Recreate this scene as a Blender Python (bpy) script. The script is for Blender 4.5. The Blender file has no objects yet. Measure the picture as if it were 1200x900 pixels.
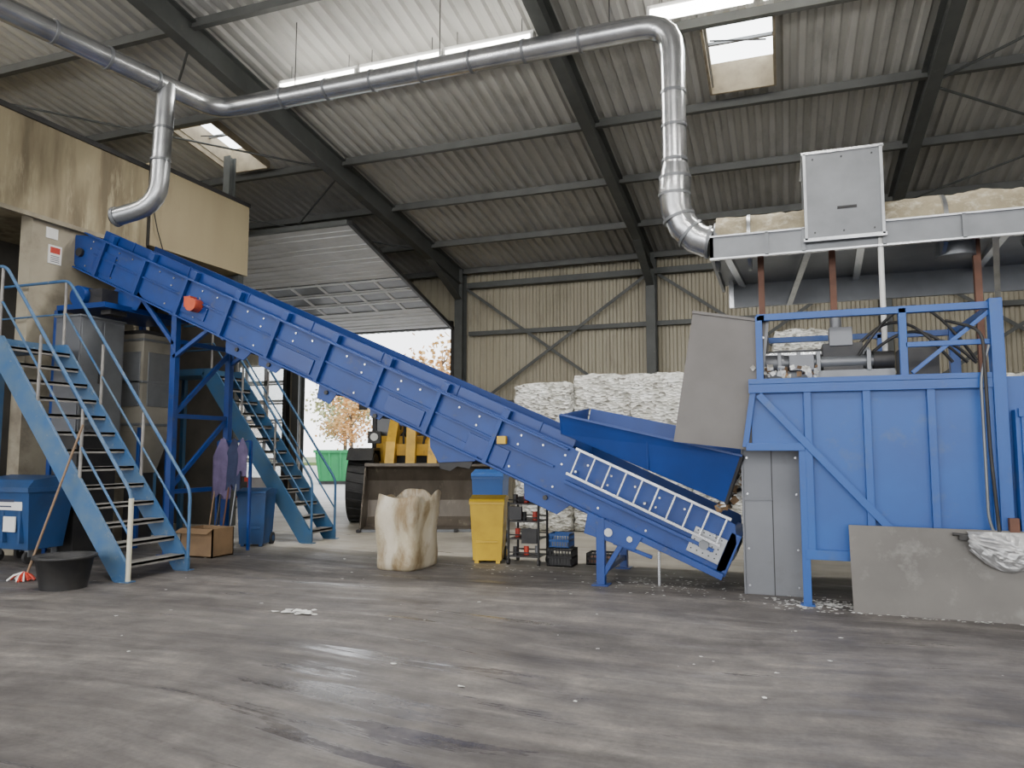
import bpy, math, random
from mathutils import Vector, Matrix, noise
random.seed(7)
V=Vector
COL=bpy.context.scene.collection

# ------------------------------------------------------------------ materials
def newmat(name):
    m=bpy.data.materials.new(name); m.use_nodes=True
    nt=m.node_tree; nt.nodes.clear()
    o=nt.nodes.new('ShaderNodeOutputMaterial'); p=nt.nodes.new('ShaderNodeBsdfPrincipled')
    nt.links.new(p.outputs[0],o.inputs[0])
    return m,nt,p
def ramp(nt,fac,stops):
    r=nt.nodes.new('ShaderNodeValToRGB'); cr=r.color_ramp
    while len(cr.elements)<len(stops): cr.elements.new(0.5)
    for e,(pos,c) in zip(cr.elements,stops):
        e.position=pos; e.color=(c[0],c[1],c[2],1) if not isinstance(c,(int,float)) else (c,c,c,1)
    nt.links.new(fac,r.inputs[0]); return r.outputs[0]
def tnoise(nt,scale,detail=5,stretch=(1,1,1),dist=0.0,rough=.55,coord='Object',rot=0,vec=None):
    tc=nt.nodes.new('ShaderNodeTexCoord'); mp=nt.nodes.new('ShaderNodeMapping')
    mp.inputs['Scale'].default_value=stretch; mp.inputs['Rotation'].default_value=(0,0,rot)
    n=nt.nodes.new('ShaderNodeTexNoise'); n.inputs['Scale'].default_value=scale
    n.inputs['Detail'].default_value=detail; n.inputs['Distortion'].default_value=dist
    n.inputs['Roughness'].default_value=rough
    nt.links.new(vec if vec is not None else tc.outputs[coord],mp.inputs[0]); nt.links.new(mp.outputs[0],n.inputs['Vector'])
    return n.outputs['Fac']
def mixc(nt,fac,a,b,mode='MIX'):
    m=nt.nodes.new('ShaderNodeMix'); m.data_type='RGBA'; m.blend_type=mode
    for s,v in ((0,fac),(6,a),(7,b)):
        if isinstance(v,(int,float)): m.inputs[s].default_value=v
        elif isinstance(v,tuple): m.inputs[s].default_value=(*v,1)
        else: nt.links.new(v,m.inputs[s])
    return m.outputs[2]
def mth(nt,op,a,b=None,c=None):
    m=nt.nodes.new('ShaderNodeMath'); m.operation=op
    for i,v in enumerate((a,b,c)):
        if v is None: continue
        if isinstance(v,(int,float)): m.inputs[i].default_value=v
        else: nt.links.new(v,m.inputs[i])
    return m.outputs[0]
def addbump(nt,p,h,strength=.3,dist=.02):
    b=nt.nodes.new('ShaderNodeBump'); b.inputs['Strength'].default_value=strength
    b.inputs['Distance'].default_value=dist
    nt.links.new(h,b.inputs['Height']); nt.links.new(b.outputs[0],p.inputs['Normal'])
def M(name,c1,c2=None,scale=2.0,lo=.35,hi=.7,rough=.5,metal=0.0,bump=0.0,stretch=(1,1,1),c3=None,scale3=9,lo3=.62,hi3=.72,detail=6):
    m,nt,p=newmat(name)
    p.inputs['Roughness'].default_value=rough; p.inputs['Metallic'].default_value=metal
    if c2 is None: c2=tuple(x*.75 for x in c1)
    f=tnoise(nt,scale,detail,stretch)
    col=ramp(nt,f,[(lo,c1),(hi,c2)])
    if c3:
        f3=tnoise(nt,scale3,8,stretch,rough=.7)
        msk=ramp(nt,f3,[(lo3,0.0),(hi3,1.0)])
        col=mixc(nt,msk,col,c3)
    nt.links.new(col,p.inputs['Base Color'])
    if bump: addbump(nt,p,tnoise(nt,scale*6,4),bump,.01)
    return m
def emis(name,c,s):
    m,nt,p=newmat(name)
    p.inputs['Base Color'].default_value=(*c,1)
    p.inputs['Emission Color'].default_value=(*c,1); p.inputs['Emission Strength'].default_value=s
    return m

m_blue =M('blue_paint',(.005,.045,.225),(.008,.032,.15),3,.3,.75,.45,c3=(.085,.09,.105),scale3=6,lo3=.60,hi3=.80)
m_blueB=M('blue_paint_baler',(.011,.085,.325),(.016,.063,.25),1.6,.3,.75,.42,c3=(.07,.11,.20),scale3=3,lo3=.56,hi3=.82)
m_blueD=M('blue_paint_dark',(.003,.037,.205),(.003,.028,.155),2,.3,.7,.38)
m_stair=M('blue_stair_paint',(.025,.10,.24),(.08,.135,.20),3,.35,.7,.5,c3=(.25,.24,.21),scale3=8,lo3=.6,hi3=.74)
m_teal =M('teal_stair_paint',(.025,.10,.22),(.05,.105,.165),3,.35,.7,.5)
m_tread=M('stair_tread_metal',(.30,.29,.27),(.17,.16,.15),5,rough=.6,metal=.3)
m_galv =M('galvanised_steel',(.60,.61,.62),(.42,.43,.44),4,.3,.7,.27,metal=.9)
m_galvd=M('galvanised_dull',(.20,.21,.22),(.15,.157,.165),3,.3,.7,.4,metal=.4)
m_steel=M('grey_sheet_steel',(.165,.172,.185),(.135,.14,.15),1.5,.3,.7,.42,metal=.3,c3=(.11,.108,.105),scale3=2,lo3=.6,hi3=.9)
m_plate=M('worn_steel_plate',(.12,.112,.105),(.085,.078,.072),1.3,.3,.7,.40,metal=.4,c3=(.09,.07,.05),scale3=1.6,lo3=.55,hi3=.85,bump=.1)
m_frontp=M('floor_steel_plate',(.14,.13,.117),(.095,.088,.079),1.3,.3,.7,.5,metal=.3,c3=(.21,.20,.187),scale3=2.2,lo3=.55,hi3=.75,bump=.1)
m_dark =M('dark_metal',(.03,.03,.032),(.05,.048,.045),4,rough=.5,metal=.3)
m_black=M('black_rubber',(.012,.012,.013),(.03,.028,.026),5,rough=.6)
m_belt =M('conveyor_belt_rubber',(.02,.02,.022),(.05,.047,.045),4,rough=.7)
m_rust =M('rusty_steel',(.14,.06,.035),(.09,.04,.025),6,rough=.7)
m_yel  =M('yellow_plastic',(.62,.40,.01),(.50,.31,.01),4,rough=.4)
m_yelL =M('yellow_machine_paint',(.62,.36,.02),(.33,.20,.03),3,.4,.85,.5,c3=(.12,.09,.05),scale3=5,lo3=.6,hi3=.75)
m_binb =M('blue_bin_plastic',(.015,.065,.19),(.025,.055,.13),3,rough=.45)
m_crateb=M('crate_blue_plastic',(.015,.10,.36),rough=.4)
m_white=M('white_label',(.75,.75,.72),(.65,.65,.62),5,rough=.6)
m_ink  =M('label_ink',(.04,.05,.09),rough=.6)
m_red  =M('red_paint',(.55,.05,.02),(.4,.04,.03),4,rough=.45)
m_orange=M('orange_paint',(.55,.08,.02),(.4,.06,.03),4,rough=.45)
m_green=M('green_paint',(.03,.30,.10),(.03,.24,.09),2,rough=.5)
m_card =M('cardboard',(.26,.165,.085),(.19,.12,.065),4,rough=.8)
m_wood =M('plywood',(.26,.17,.10),(.20,.13,.08),3,rough=.7,stretch=(1,1,6))
m_conc =M('stained_concrete',(.38,.34,.25),(.26,.23,.17),1.5,.3,.7,.8,c3=(.14,.11,.08),scale3=1.2,lo3=.5,hi3=.75)
m_cab  =M('cabin_cladding',(.44,.375,.235),(.36,.30,.19),1.0,.3,.75,.6,stretch=(1,1,.25),c3=(.22,.175,.11),scale3=1.6,lo3=.58,hi3=.85)
m_drip =M('cabin_cladding_stained',(.36,.305,.19),(.18,.145,.09),2.2,.42,.62,.7,stretch=(1,1,.18),c3=(.46,.40,.26),scale3=4,lo3=.55,hi3=.7)
m_beam =M('roof_steel',(.088,.094,.09),(.068,.072,.069),3,rough=.6,metal=.2,c3=(.14,.135,.125),scale3=5)
m_purl =M('purlin_steel',(.12,.124,.118),(.095,.098,.093),3,rough=.6,metal=.3)
m_roof =M('roof_sheeting',(.48,.475,.45),(.37,.365,.34),.7,.35,.7,.6,metal=.1,stretch=(1,.35,1),c3=(.22,.215,.2),scale3=1.8,lo3=.54,hi3=.84)
m_wall =M('wall_sheeting',(.38,.35,.265),(.30,.27,.20),.8,.35,.7,.6,metal=.05,stretch=(1,1,.3),c3=(.18,.16,.12),scale3=2,lo3=.55,hi3=.85)
m_side =M('side_wall',(.36,.345,.31),(.28,.27,.24),1,rough=.8)
m_gloom=M('undercabin_shade',(.10,.09,.075),(.06,.055,.048),1.5,rough=.85)  # dark tone paints in the shade of the space under the cabin
m_chute=M('dusty_grey_housing',(.27,.25,.205),(.19,.175,.14),2,rough=.7)
m_door =M('door_panel',(.62,.63,.64),(.52,.53,.53),2,rough=.5)
m_doorw=M('door_window_grey',(.16,.17,.18),(.22,.23,.24),2,rough=.25)
m_dust =M('dust_layer',(.33,.285,.19),(.21,.18,.12),3,.35,.7,.95,bump=.9,c3=(.46,.42,.32),scale3=8,lo3=.5,hi3=.65)
m_bucket=M('bucket_steel',(.075,.062,.048),(.14,.118,.092),3,rough=.36,metal=.4,c3=(.32,.28,.21),scale3=4,lo3=.57,hi3=.75,stretch=(1,1,.3))
m_alu  =M('crumpled_aluminium',(.42,.42,.42),(.34,.34,.34),3,rough=.4,metal=.6)
m_purple=M('purple_cloth',(.13,.10,.19),(.07,.055,.11),5,rough=.9)
m_navy=M('navy_cloth',(.03,.04,.09),(.02,.025,.06),5,rough=.9)
m_grass=M('grass',(.10,.16,.05),(.16,.16,.07),2,rough=.9)
m_bark =M('bark',(.12,.09,.06),rough=.9)
m_leafo=M('autumn_leaves',(.60,.30,.10),(.5,.38,.16),.6,rough=.8)
m_leafg=M('green_leaves',(.30,.36,.18),(.45,.43,.22),.6,rough=.8)
m_lamp =emis('fluorescent_tube',(1,.97,.90),25)
m_sky  =emis('skylight_dome',(.93,.97,1),7)
m_curb =M('skylight_curb',(.30,.255,.175),(.18,.145,.10),4,rough=.8)

m_dirtyw,nt,p=newmat('dirty_white_plastic'); p.inputs['Roughness'].default_value=.55
a=ramp(nt,tnoise(nt,2.2,7,(1,1,.5)),[(.35,(.58,.53,.43)),(.62,(.42,.36,.24))])
g=tnoise(nt,2.8,9,(1,1,.45),.4,.68)
tc=nt.nodes.new('ShaderNodeTexCoord'); sp=nt.nodes.new('ShaderNodeSeparateXYZ'); nt.links.new(tc.outputs['Generated'],sp.inputs[0])
edge=mth(nt,'MULTIPLY',mth(nt,'ABSOLUTE',mth(nt,'SUBTRACT',sp.outputs['Z'],.45)),.25)
gm=ramp(nt,mth(nt,'ADD',g,edge),[(.54,0.0),(.70,1.0)])
nt.links.new(mixc(nt,mth(nt,'MULTIPLY',gm,.85),a,(.20,.13,.055)),p.inputs['Base Color'])
addbump(nt,p,tnoise(nt,14,5),.35,.01)

m_glass,nt,p=newmat('dark_glass'); p.inputs['Base Color'].default_value=(.03,.035,.04,1); p.inputs['Roughness'].default_value=.15
m_frost,nt,p=newmat('door_pane'); p.inputs['Base Color'].default_value=(.75,.8,.82,1); p.inputs['Roughness'].default_value=.2
p.inputs['Transmission Weight'].default_value=.85

m_bale,nt,p=newmat('shredded_paper'); p.inputs['Roughness'].default_value=.9
tc=nt.nodes.new('ShaderNodeTexCoord'); mp=nt.nodes.new('ShaderNodeMapping'); mp.inputs['Scale'].default_value=(1,1,2.0)
vo=nt.nodes.new('ShaderNodeTexVoronoi'); vo.inputs['Scale'].default_value=13
nt.links.new(tc.outputs['Object'],mp.inputs[0]); nt.links.new(mp.outputs[0],vo.inputs['Vector'])
bw=nt.nodes.new('ShaderNodeSeparateColor'); nt.links.new(vo.outputs['Color'],bw.inputs[0])
c=ramp(nt,bw.outputs[0],[(0.0,(.25,.24,.21)),(.25,(.62,.62,.57)),(.7,(.86,.86,.82)),(1.0,(.96,.96,.94))])
c2=ramp(nt,tnoise(nt,3,8),[(.4,(1,1,1)),(.75,(.58,.56,.50))])
nt.links.new(mixc(nt,.8,c,c2,'MULTIPLY'),p.inputs['Base Color'])
addbump(nt,p,vo.outputs['Distance'],.8,.05)

# floor : smooth dirty concrete, soft drag marks, lighter area towards the door, damp sheen
m_floor,nt,p=newmat('wet_concrete_floor')
tc=nt.nodes.new('ShaderNodeTexCoord'); sx=nt.nodes.new('ShaderNodeSeparateXYZ'); nt.links.new(tc.outputs['Object'],sx.inputs[0])
wn=nt.nodes.new('ShaderNodeTexNoise'); wn.inputs['Scale'].default_value=.14; wn.inputs['Detail'].default_value=2
nt.links.new(tc.outputs['Object'],wn.inputs['Vector'])
vs_=nt.nodes.new('ShaderNodeVectorMath'); vs_.operation='MULTIPLY_ADD'; vs_.inputs[1].default_value=(2.0,2.2,0)
nt.links.new(wn.outputs['Color'],vs_.inputs[0]); nt.links.new(tc.outputs['Object'],vs_.inputs[2]); W_=vs_.outputs[0]
st1=tnoise(nt,.9,10,(.55,1.3,1),.3,.64,vec=W_); st2=tnoise(nt,1.3,11,(.4,4.2,1),.3,.7,vec=W_,rot=.08)
iso=tnoise(nt,2.6,11,(1,1,1),.3,.7); big=tnoise(nt,.35,4,(1,1,1),.3); fine=tnoise(nt,26,8,(1,1,1),.3,.7)
cA=ramp(nt,st1,[(.30,(.072,.065,.062)),(.5,(.110,.101,.095)),(.70,(.160,.148,.137))])
cB=ramp(nt,st2,[(.34,(.74,.73,.72)),(.52,(1,1,1)),(.66,(1.40,1.37,1.32))])
cC=ramp(nt,iso,[(.34,(.66,.65,.65)),(.52,(1,1,1)),(.66,(1.34,1.32,1.28))])
cF=ramp(nt,fine,[(.3,(.78,.78,.78)),(.7,(1.22,1.22,1.22))])
base=mixc(nt,1.0,mixc(nt,1.0,mixc(nt,1.0,cA,cB,'MULTIPLY'),cC,'MULTIPLY'),cF,'MULTIPLY')
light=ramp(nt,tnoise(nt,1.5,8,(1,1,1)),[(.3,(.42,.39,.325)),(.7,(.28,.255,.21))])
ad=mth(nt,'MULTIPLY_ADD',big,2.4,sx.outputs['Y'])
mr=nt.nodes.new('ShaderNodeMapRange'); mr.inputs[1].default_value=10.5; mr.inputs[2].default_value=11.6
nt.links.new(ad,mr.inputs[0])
wet=tnoise(nt,1.0,11,(.45,4.0,1),.4,.7,vec=W_,rot=.05)
dx=mth(nt,'MULTIPLY',mth(nt,'ADD',sx.outputs['X'],2.5),.6); dy=mth(nt,'MULTIPLY',mth(nt,'SUBTRACT',sx.outputs['Y'],4.35),.75)
d2=mth(nt,'ADD',mth(nt,'MULTIPLY',dx,dx),mth(nt,'MULTIPLY',dy,dy))
boost=mth(nt,'MULTIPLY',mth(nt,'SUBTRACT',1.0,mth(nt,'MINIMUM',d2,1.0)),.13)
wetf=mth(nt,'ADD',wet,boost)
wm=ramp(nt,wetf,[(.60,0.0),(.68,1.0)])
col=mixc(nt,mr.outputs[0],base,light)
col=mixc(nt,mth(nt,'MULTIPLY',wm,.25),col,(.05,.045,.042))
nt.links.new(col,p.inputs['Base Color'])
rr=ramp(nt,wetf,[(.46,.68),(.59,.48),(.68,.15)])
nt.links.new(rr,p.inputs['Roughness'])
bh=mixc(nt,wm,iso,(.5,.5,.5)); addbump(nt,p,bh,.18,.02)

# ------------------------------------------------------------------ builder
class B:
    def __init__(s,name,mx=None):
        s.name=name; s.v=[]; s.f=[]; s.fm=[]; s.sm=[]; s.mats=[]; s.mx=mx
    def mi(s,m):
        if m not in s.mats: s.mats.append(m)
        return s.mats.index(m)
    def add(s,vs,fs,m,smooth=False):
        o=len(s.v); k=s.mi(m)
        for q in vs:
            q=V(q); s.v.append(s.mx@q if s.mx else q)
        for f in fs: s.f.append([o+i for i in f]); s.fm.append(k); s.sm.append(smooth)
    def poly(s,pts,m): s.add(pts,[list(range(len(pts)))],m)
    def box(s,x0,x1,y0,y1,z0,z1,m):
        s.add([(x0,y0,z0),(x1,y0,z0),(x1,y1,z0),(x0,y1,z0),(x0,y0,z1),(x1,y0,z1),(x1,y1,z1),(x0,y1,z1)],
              [(0,3,2,1),(4,5,6,7),(0,1,5,4),(1,2,6,5),(2,3,7,6),(3,0,4,7)],m)
    def prism(s,pts,ext,m):
        n=len(pts); e=V(ext); pts=[V(q) for q in pts]
        s.add(pts+[q+e for q in pts],[list(range(n))[::-1],list(range(n,2*n))]+[(i,(i+1)%n,n+(i+1)%n,n+i) for i in range(n)],m)
    def hexa(s,bot,top,m):
        s.add(list(bot)+list(top),[(0,3,2,1),(4,5,6,7),(0,1,5,4),(1,2,6,5),(2,3,7,6),(3,0,4,7)],m)
    def beam(s,p,q,w,h,m,up=(0,0,1)):
        p=V(p);q=V(q);d=(q-p).normalized();u=V(up)
        if abs(d.dot(u))>.98: u=V((0,1,0))
        a=d.cross(u).normalized(); b=a.cross(d).normalized()
        c=[(-1,-1),(1,-1),(1,1),(-1,1)]
        s.add([p+a*w/2*i+b*h/2*j for i,j in c]+[q+a*w/2*i+b*h/2*j for i,j in c],
              [(0,3,2,1),(4,5,6,7),(0,1,5,4),(1,2,6,5),(2,3,7,6),(3,0,4,7)],m)
    def ibeam(s,p,q,w,h,m,t=.03):
        p=V(p);q=V(q);d=(q-p).normalized();u=V((0,0,1))
        if abs(d.dot(u))>.98: u=V((0,1,0))
        a=d.cross(u).normalized(); b=a.cross(d).normalized()
        s.beam(p+b*(h/2-t/2),q+b*(h/2-t/2),w,t,m,b); s.beam(p-b*(h/2-t/2),q-b*(h/2-t/2),w,t,m,b); s.beam(p,q,t,h-2*t,m,b)
    def cyl(s,p,q,r,m,seg=14,r2=None,cap=True,smooth=True):
        p=V(p);q=V(q);d=(q-p).normalized();u=V((0,0,1)) if abs(d.z)<.9 else V((1,0,0))
        a=d.cross(u).normalized(); b=a.cross(d); r2=r if r2 is None else r2
        A=[(math.cos(2*math.pi*i/seg),math.sin(2*math.pi*i/seg)) for i in range(seg)]
        s.add([p+(a*x+b*y)*r for x,y in A]+[q+(a*x+b*y)*r2 for x,y in A],[(i,(i+1)%seg,seg+(i+1)%seg,seg+i) for i in range(seg)],m,smooth)
        if cap:
            s.add([p+(a*x+b*y)*r for x,y in A],[list(range(seg))[::-1]],m); s.add([q+(a*x+b*y)*r2 for x,y in A],[list(range(seg))],m)
    def tube(s,path,r,m,seg=12,smooth=True,cap=True):
        P=[V(x) for x in path]; n=len(P)
        R=r if isinstance(r,list) else [r]*n
        t=[(P[min(i+1,n-1)]-P[max(i-1,0)]).normalized() for i in range(n)]
        u=V((0,0,1)) if abs(t[0].z)<.9 else V((1,0,0))
        a=t[0].cross(u).normalized(); vs=[]
        for i in range(n):
            a=(a-t[i]*a.dot(t[i])).normalized(); b=t[i].cross(a)
            vs+=[P[i]+(a*math.cos(2*math.pi*k/seg)+b*math.sin(2*math.pi*k/seg))*R[i] for k in range(seg)]
        fs=[(i*seg+k,i*seg+(k+1)%seg,(i+1)*seg+(k+1)%seg,(i+1)*seg+k) for i in range(n-1) for k in range(seg)]
        s.add(vs,fs,m,smooth)
        if cap: s.add(vs[:seg],[list(range(seg))],m); s.add(vs[-seg:],[list(range(seg))],m)
    def sphere(s,c,r,m,n=10,sc=(1,1,1)):
        c=V(c); vs=[];fs=[]
        for i in range(n+1):
            th=math.pi*i/n
            for k in range(2*n):
                ph=math.pi*k/n
                vs.append(c+V((math.sin(th)*math.cos(ph)*sc[0],math.sin(th)*math.sin(ph)*sc[1],math.cos(th)*sc[2]))*r)
        for i in range(n):
            for k in range(2*n): fs.append((i*2*n+k,(i+1)*2*n+k,(i+1)*2*n+(k+1)%(2*n),i*2*n+(k+1)%(2*n)))
        s.add(vs,fs,m,True)
    def done(s,bevel=0,origin=True):
        me=bpy.data.meshes.new(s.name); o=V((0,0,0))
        if origin and s.v:
            xs=[q.x for q in s.v];ys=[q.y for q in s.v];zs=[q.z for q in s.v]
            o=V(((min(xs)+max(xs))/2,(min(ys)+max(ys))/2,min(zs)))
        me.from_pydata([q-o for q in s.v],[],s.f); 
        for m in s.mats: me.materials.append(m)
        me.polygons.foreach_set('material_index',s.fm); me.polygons.foreach_set('use_smooth',s.sm)
        me.update()
        ob=bpy.data.objects.new(s.name,me); ob.location=o; COL.objects.link(ob)
        if bevel:
            bv=ob.modifiers.new('bevel','BEVEL'); bv.width=bevel; bv.segments=2; bv.limit_method='ANGLE'; bv.angle_limit=math.radians(50)
        return ob
def arc_path(pts,rad,n=4):
    P=[V(p) for p in pts]; out=[P[0]]
    for i in range(1,len(P)-1):
        a=(P[i-1]-P[i]).normalized(); b=(P[i+1]-P[i]).normalized()
        A=P[i]+a*rad; C=P[i]+b*rad
        for k in range(n+1):
            t=k/n; out.append(A*(1-t)**2+P[i]*2*t*(1-t)+C*t*t)
    out.append(P[-1]); return out
def rz(y): return 6.75+(19.6-abs(y))*.1525       # roof underside height
def corr(b,u0,u1,pitch,depth,fn,vsegs,m):
    u=u0; prof=[(0,0),(.36,0),(.5,1),(.86,1),(1,0)]
    while u<u1:
        for (a,ha),(c,hc) in zip(prof[:-1],prof[1:]):
            ua=u+a*pitch;uc=u+c*pitch
            for v0,v1 in vsegs((ua+uc)/2):
                b.add([fn(ua,ha*depth,v0),fn(uc,hc*depth,v0),fn(uc,hc*depth,v1),fn(ua,ha*depth,v1)],[(0,1,2,3)],m)
        u+=pitch
def light(name,kind,loc,energy,parent=None,color=(1,.97,.93),rot=(0,0,0),sx=1,sy=1,rad=.3):
    l=bpy.data.lights.new(name,kind); l.energy=energy; l.color=color
    if kind=='AREA': l.shape='RECTANGLE'; l.size=sx; l.size_y=sy
    else: l.shadow_soft_size=rad
    o=bpy.data.objects.new(name,l); COL.objects.link(o); o.rotation_euler=rot
    if parent: o.parent=parent; o.location=V(loc)-parent.location
    else: o.location=loc
    return o

XL,XR,YB,YF=-25.,13.,19.6,-9.
# ------------------------------------------------------------------ shell
b=B('floor'); b.box(XL,XR,YF,YB+.4,-.2,0,m_floor); b.done(origin=False)
b=B('ground_outside')
m_out=M('outside_asphalt',(.36,.35,.33),(.28,.27,.26),1,rough=.8)
b.box(-70,50,YB+.4,60,-.2,-.004,m_out); b.box(-70,50,60,110,-.2,.3,m_grass); b.box(-70,50,-50,YF,-.2,-.004,m_out); b.done(origin=False)

SK=[(-.95,.05,11.05,12.7),(-11.25,-10.3,11.1,12.8),(-.95,.05,4.2,5.9),(-6.4,-5.4,4.2,5.9),(4.5,5.5,4.2,5.9),(-11.9,-10.9,4.2,5.9),(4.5,5.5,11.05,12.7)]  # skylights on the camera side are unseen, added to bring in more light
def rsegs(u):
    cuts=[(y0,y1) for x0,x1,y0,y1 in SK if x0<u<x1]; cuts.sort(); out=[];y=0
    for a,c in cuts: out.append((y,a)); y=c
    out.append((y,YB+.3)); return out
b=B('ceiling')
corr(b,XL,XR,.24,.06,lambda u,w,v:(u,v,rz(v)+w),rsegs,m_roof)
corr(b,XL,XR,.24,.06,lambda u,w,v:(u,v,rz(v)+w),lambda u:[(YF,0)],m_roof)
b.done(origin=False)
for i,(x0,x1,y0,y1) in enumerate(SK):
    b=B('window_%d'%(i+1))
    t=.04; h=.42
    for (a,c,e,g) in ((x0-t,x0,y0-t,y1+t),(x1,x1+t,y0-t,y1+t),(x0,x1,y0-t,y0),(x0,x1,y1,y1+t)):
        b.hexa([(a,e,rz(e)-.12),(c,e,rz(e)-.12),(c,g,rz(g)-.12),(a,g,rz(g)-.12)],[(a,e,rz(e)+h),(c,e,rz(e)+h),(c,g,rz(g)+h),(a,g,rz(g)+h)],m_curb)
    b.add([(x0-t,y0-t,rz(y0)+h),(x1+t,y0-t,rz(y0)+h),(x1+t,y1+t,rz(y1)+h),(x0-t,y1+t,rz(y1)+h)],[(0,1,2,3)],m_sky)
    ym=(y0+y1)/2+.15
    b.beam((x0,ym,rz(ym)+.3),(x1,ym,rz(ym)+.3),.05,.05,m_galvd); b.beam((x0+.05,ym-.3,rz(ym)+.2),(x1-.1,ym-.05,rz(ym)+.2),.02,.02,m_dark)
    b.beam((x0+.1,y0+.25,rz(y0)+.3),(x1-.1,y0+.45,rz(y0)+.3),.025,.025,m_dark)
    b.done(origin=False)

# steel frames
for k,x in enumerate((-19.6,-14.1,-8.6,-3.12,2.4,7.9)):
    b=B('roof_frame')
    e=V((x,19.3,rz(19.3)-.29)); r=V((x,0,rz(0)-.29))
    b.ibeam(e,r,.2,.46,m_beam); b.ibeam(r,(x,YF,rz(YF)-.29),.2,.46,m_beam)
    b.prism([(x-.015,19.2,rz(19.2)-.5),(x-.015,17.3,rz(17.3)-.5),(x-.015,19.2,rz(19.2)-.95)],(.03,0,0),m_beam)
    b.beam((x,17.3,rz(17.3)-.52),(x,19.2,rz(19.2)-.97),.2,.03,m_beam)
    b.ibeam((x,19.3,0),(x,19.3,rz(19.3)-.05),.24,.34,m_beam)
    b.done(origin=False)
b=B('roof_purlins')
for y in (19.3,17.4,15.25,13.1,10.95,8.8,6.65,4.5,2.3,.4,-2,-4.2,-6.4):
    xs=[XL]
    for sk in sorted(SK):
        if sk[2]-.05<y<sk[3]+.05: xs+=[sk[0]-.05,sk[1]+.05]
    xs.append(XR)
    for a,c in zip(xs[::2],xs[1::2]):
        b.box(a,c,y-.035,y+.035,rz(y)-.16,rz(y)-.015,m_purl); b.box(a,c,y-.07,y+.035,rz(y)-.175,rz(y)-.16,m_purl)
for x0,x1 in ((2.4,7.9),(-14.1,-8.6),(-19.6,-14.1)):
    for ya,yb in ((8.8,13.1),(13.1,17.4)):
        b.cyl((x0,ya,rz(ya)-.28),(x1,yb,rz(yb)-.28),.022,m_beam,8); b.cyl((x1,ya,rz(ya)-.28),(x0,yb,rz(yb)-.28),.022,m_beam,8)
b.done(origin=False)

# back wall
DX0,DX1,DZ=-14.1,-8.95,5.1
EX0,EX1,EZ=-19.3,-14.75,4.3
def wsegs(u):
    if DX0<u<DX1: return [(DZ,6.8)]
    if EX0<u<EX1: return [(EZ,6.8)]
    return [(0,6.8)]
b=B('wall_back')
corr(b,XL,XR,.2,.045,lambda u,w,v:(u,YB+w,v),wsegs,m_wall)
b.done(origin=False)
b=B('wall_girts')
for z in (4.9,2.9):
    for a,c in ((-8.4,-3.25),(-3.0,2.3),(2.55,7.8)): b.box(a,c,19.42,19.52,z-.06,z+.06,m_beam)
b.box(-8.4,7.8,19.3,19.5,6.2,6.36,m_beam)
for a,c in ((-8.45,-3.25),(-2.95,2.3),(2.5,7.8)):
    b.beam((a,19.38,6.2),(c,19.38,2.4),.02,.08,m_beam); b.beam((a,19.36,2.6),(c,19.36,6.2),.02,.08,m_beam)
b.done(origin=False)
for nm,x,t in (('wall_left',XL,-.2),('wall_right',XR,.2)):
    b=B(nm); b.prism([(x,YF,0),(x,YB+.2,0),(x,YB+.2,rz(YB)),(x,0,rz(0)),(x,YF,rz(YF))],(t,0,0),m_side); b.done(origin=False)

# overhead sectional door (open, parked under the roof)
b=B('door_1')
pz=lambda y:5.1+(19.45-y)*.272
n=9; L=5.4/n
for i in range(n):
    y1=19.35-i*L; y0=y1-L+.02
    def q(x,y,dz): return (x,y,pz(y)+dz)
    b.hexa([q(DX0,y0,0),q(DX1,y0,0),q(DX1,y1,0),q(DX0,y1,0)],[q(DX0,y0,.05),q(DX1,y0,.05),q(DX1,y1,.05),q(DX0,y1,.05)],m_door if i not in (2,3,4) else m_doorw)
    if i in (2,3,4):
        for k in range(6):
            x=DX0+(DX1-DX0)*k/6
            b.hexa([q(x,y0,-.02),q(x+.09,y0,-.02),q(x+.09,y1,-.02),q(x,y1,-.02)],[q(x,y0,0),q(x+.09,y0,0),q(x+.09,y1,0),q(x,y1,0)],m_door)
        b.beam(q(DX0,y0+.06,-.01),q(DX1,y0+.06,-.01),.12,.025,m_door); b.beam(q(DX0,y1-.03,-.01),q(DX1,y1-.03,-.01),.08,.025,m_door)
    else:
        for k in (.33,.66):
            yy=y0+(y1-y0)*k; b.beam(q(DX0,yy,-.008),q(DX1,yy,-.008),.03,.02,m_door)
for x in (DX0-.06,DX1+.06): b.beam((x,19.5,5.05),(x,13.9,pz(13.9)),.09,.1,m_dark)
b.beam((DX0,13.9,pz(13.9)+.02),(DX1,13.9,pz(13.9)+.02),.12,.1,m_beam)
for x in (DX0-.05,DX1+.05): b.box(x-.06,x+.06,19.4,19.58,0,5.1,m_dark)
b.box(DX0,DX1,19.4,19.58,5.1,5.32,m_dark)
b.done(origin=False)
b=B('door_2')
n=7; h=EZ/n
for i in range(n):
    z0=i*h; b.box(EX0,EX1,19.5,19.56,z0,z0+.08,m_door); b.box(EX0,EX1,19.5,19.56,z0+h-.07,z0+h-.01,m_door)
    if i<1: b.box(EX0,EX1,19.51,19.55,z0,z0+h,m_door)
    else:
        for k in range(7):
            x=EX0+(EX1-EX0)*k/6; b.box(x-.06,x+.06,19.5,19.56,z0,z0+h,m_door)
        b.box(EX0,EX1,19.525,19.535,z0+.08,z0+h-.07,m_frost)
for x in (EX0-.06,EX1+.06): b.box(x-.07,x+.07,19.4,19.58,0,EZ,m_dark)
b.done(origin=False)

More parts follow.
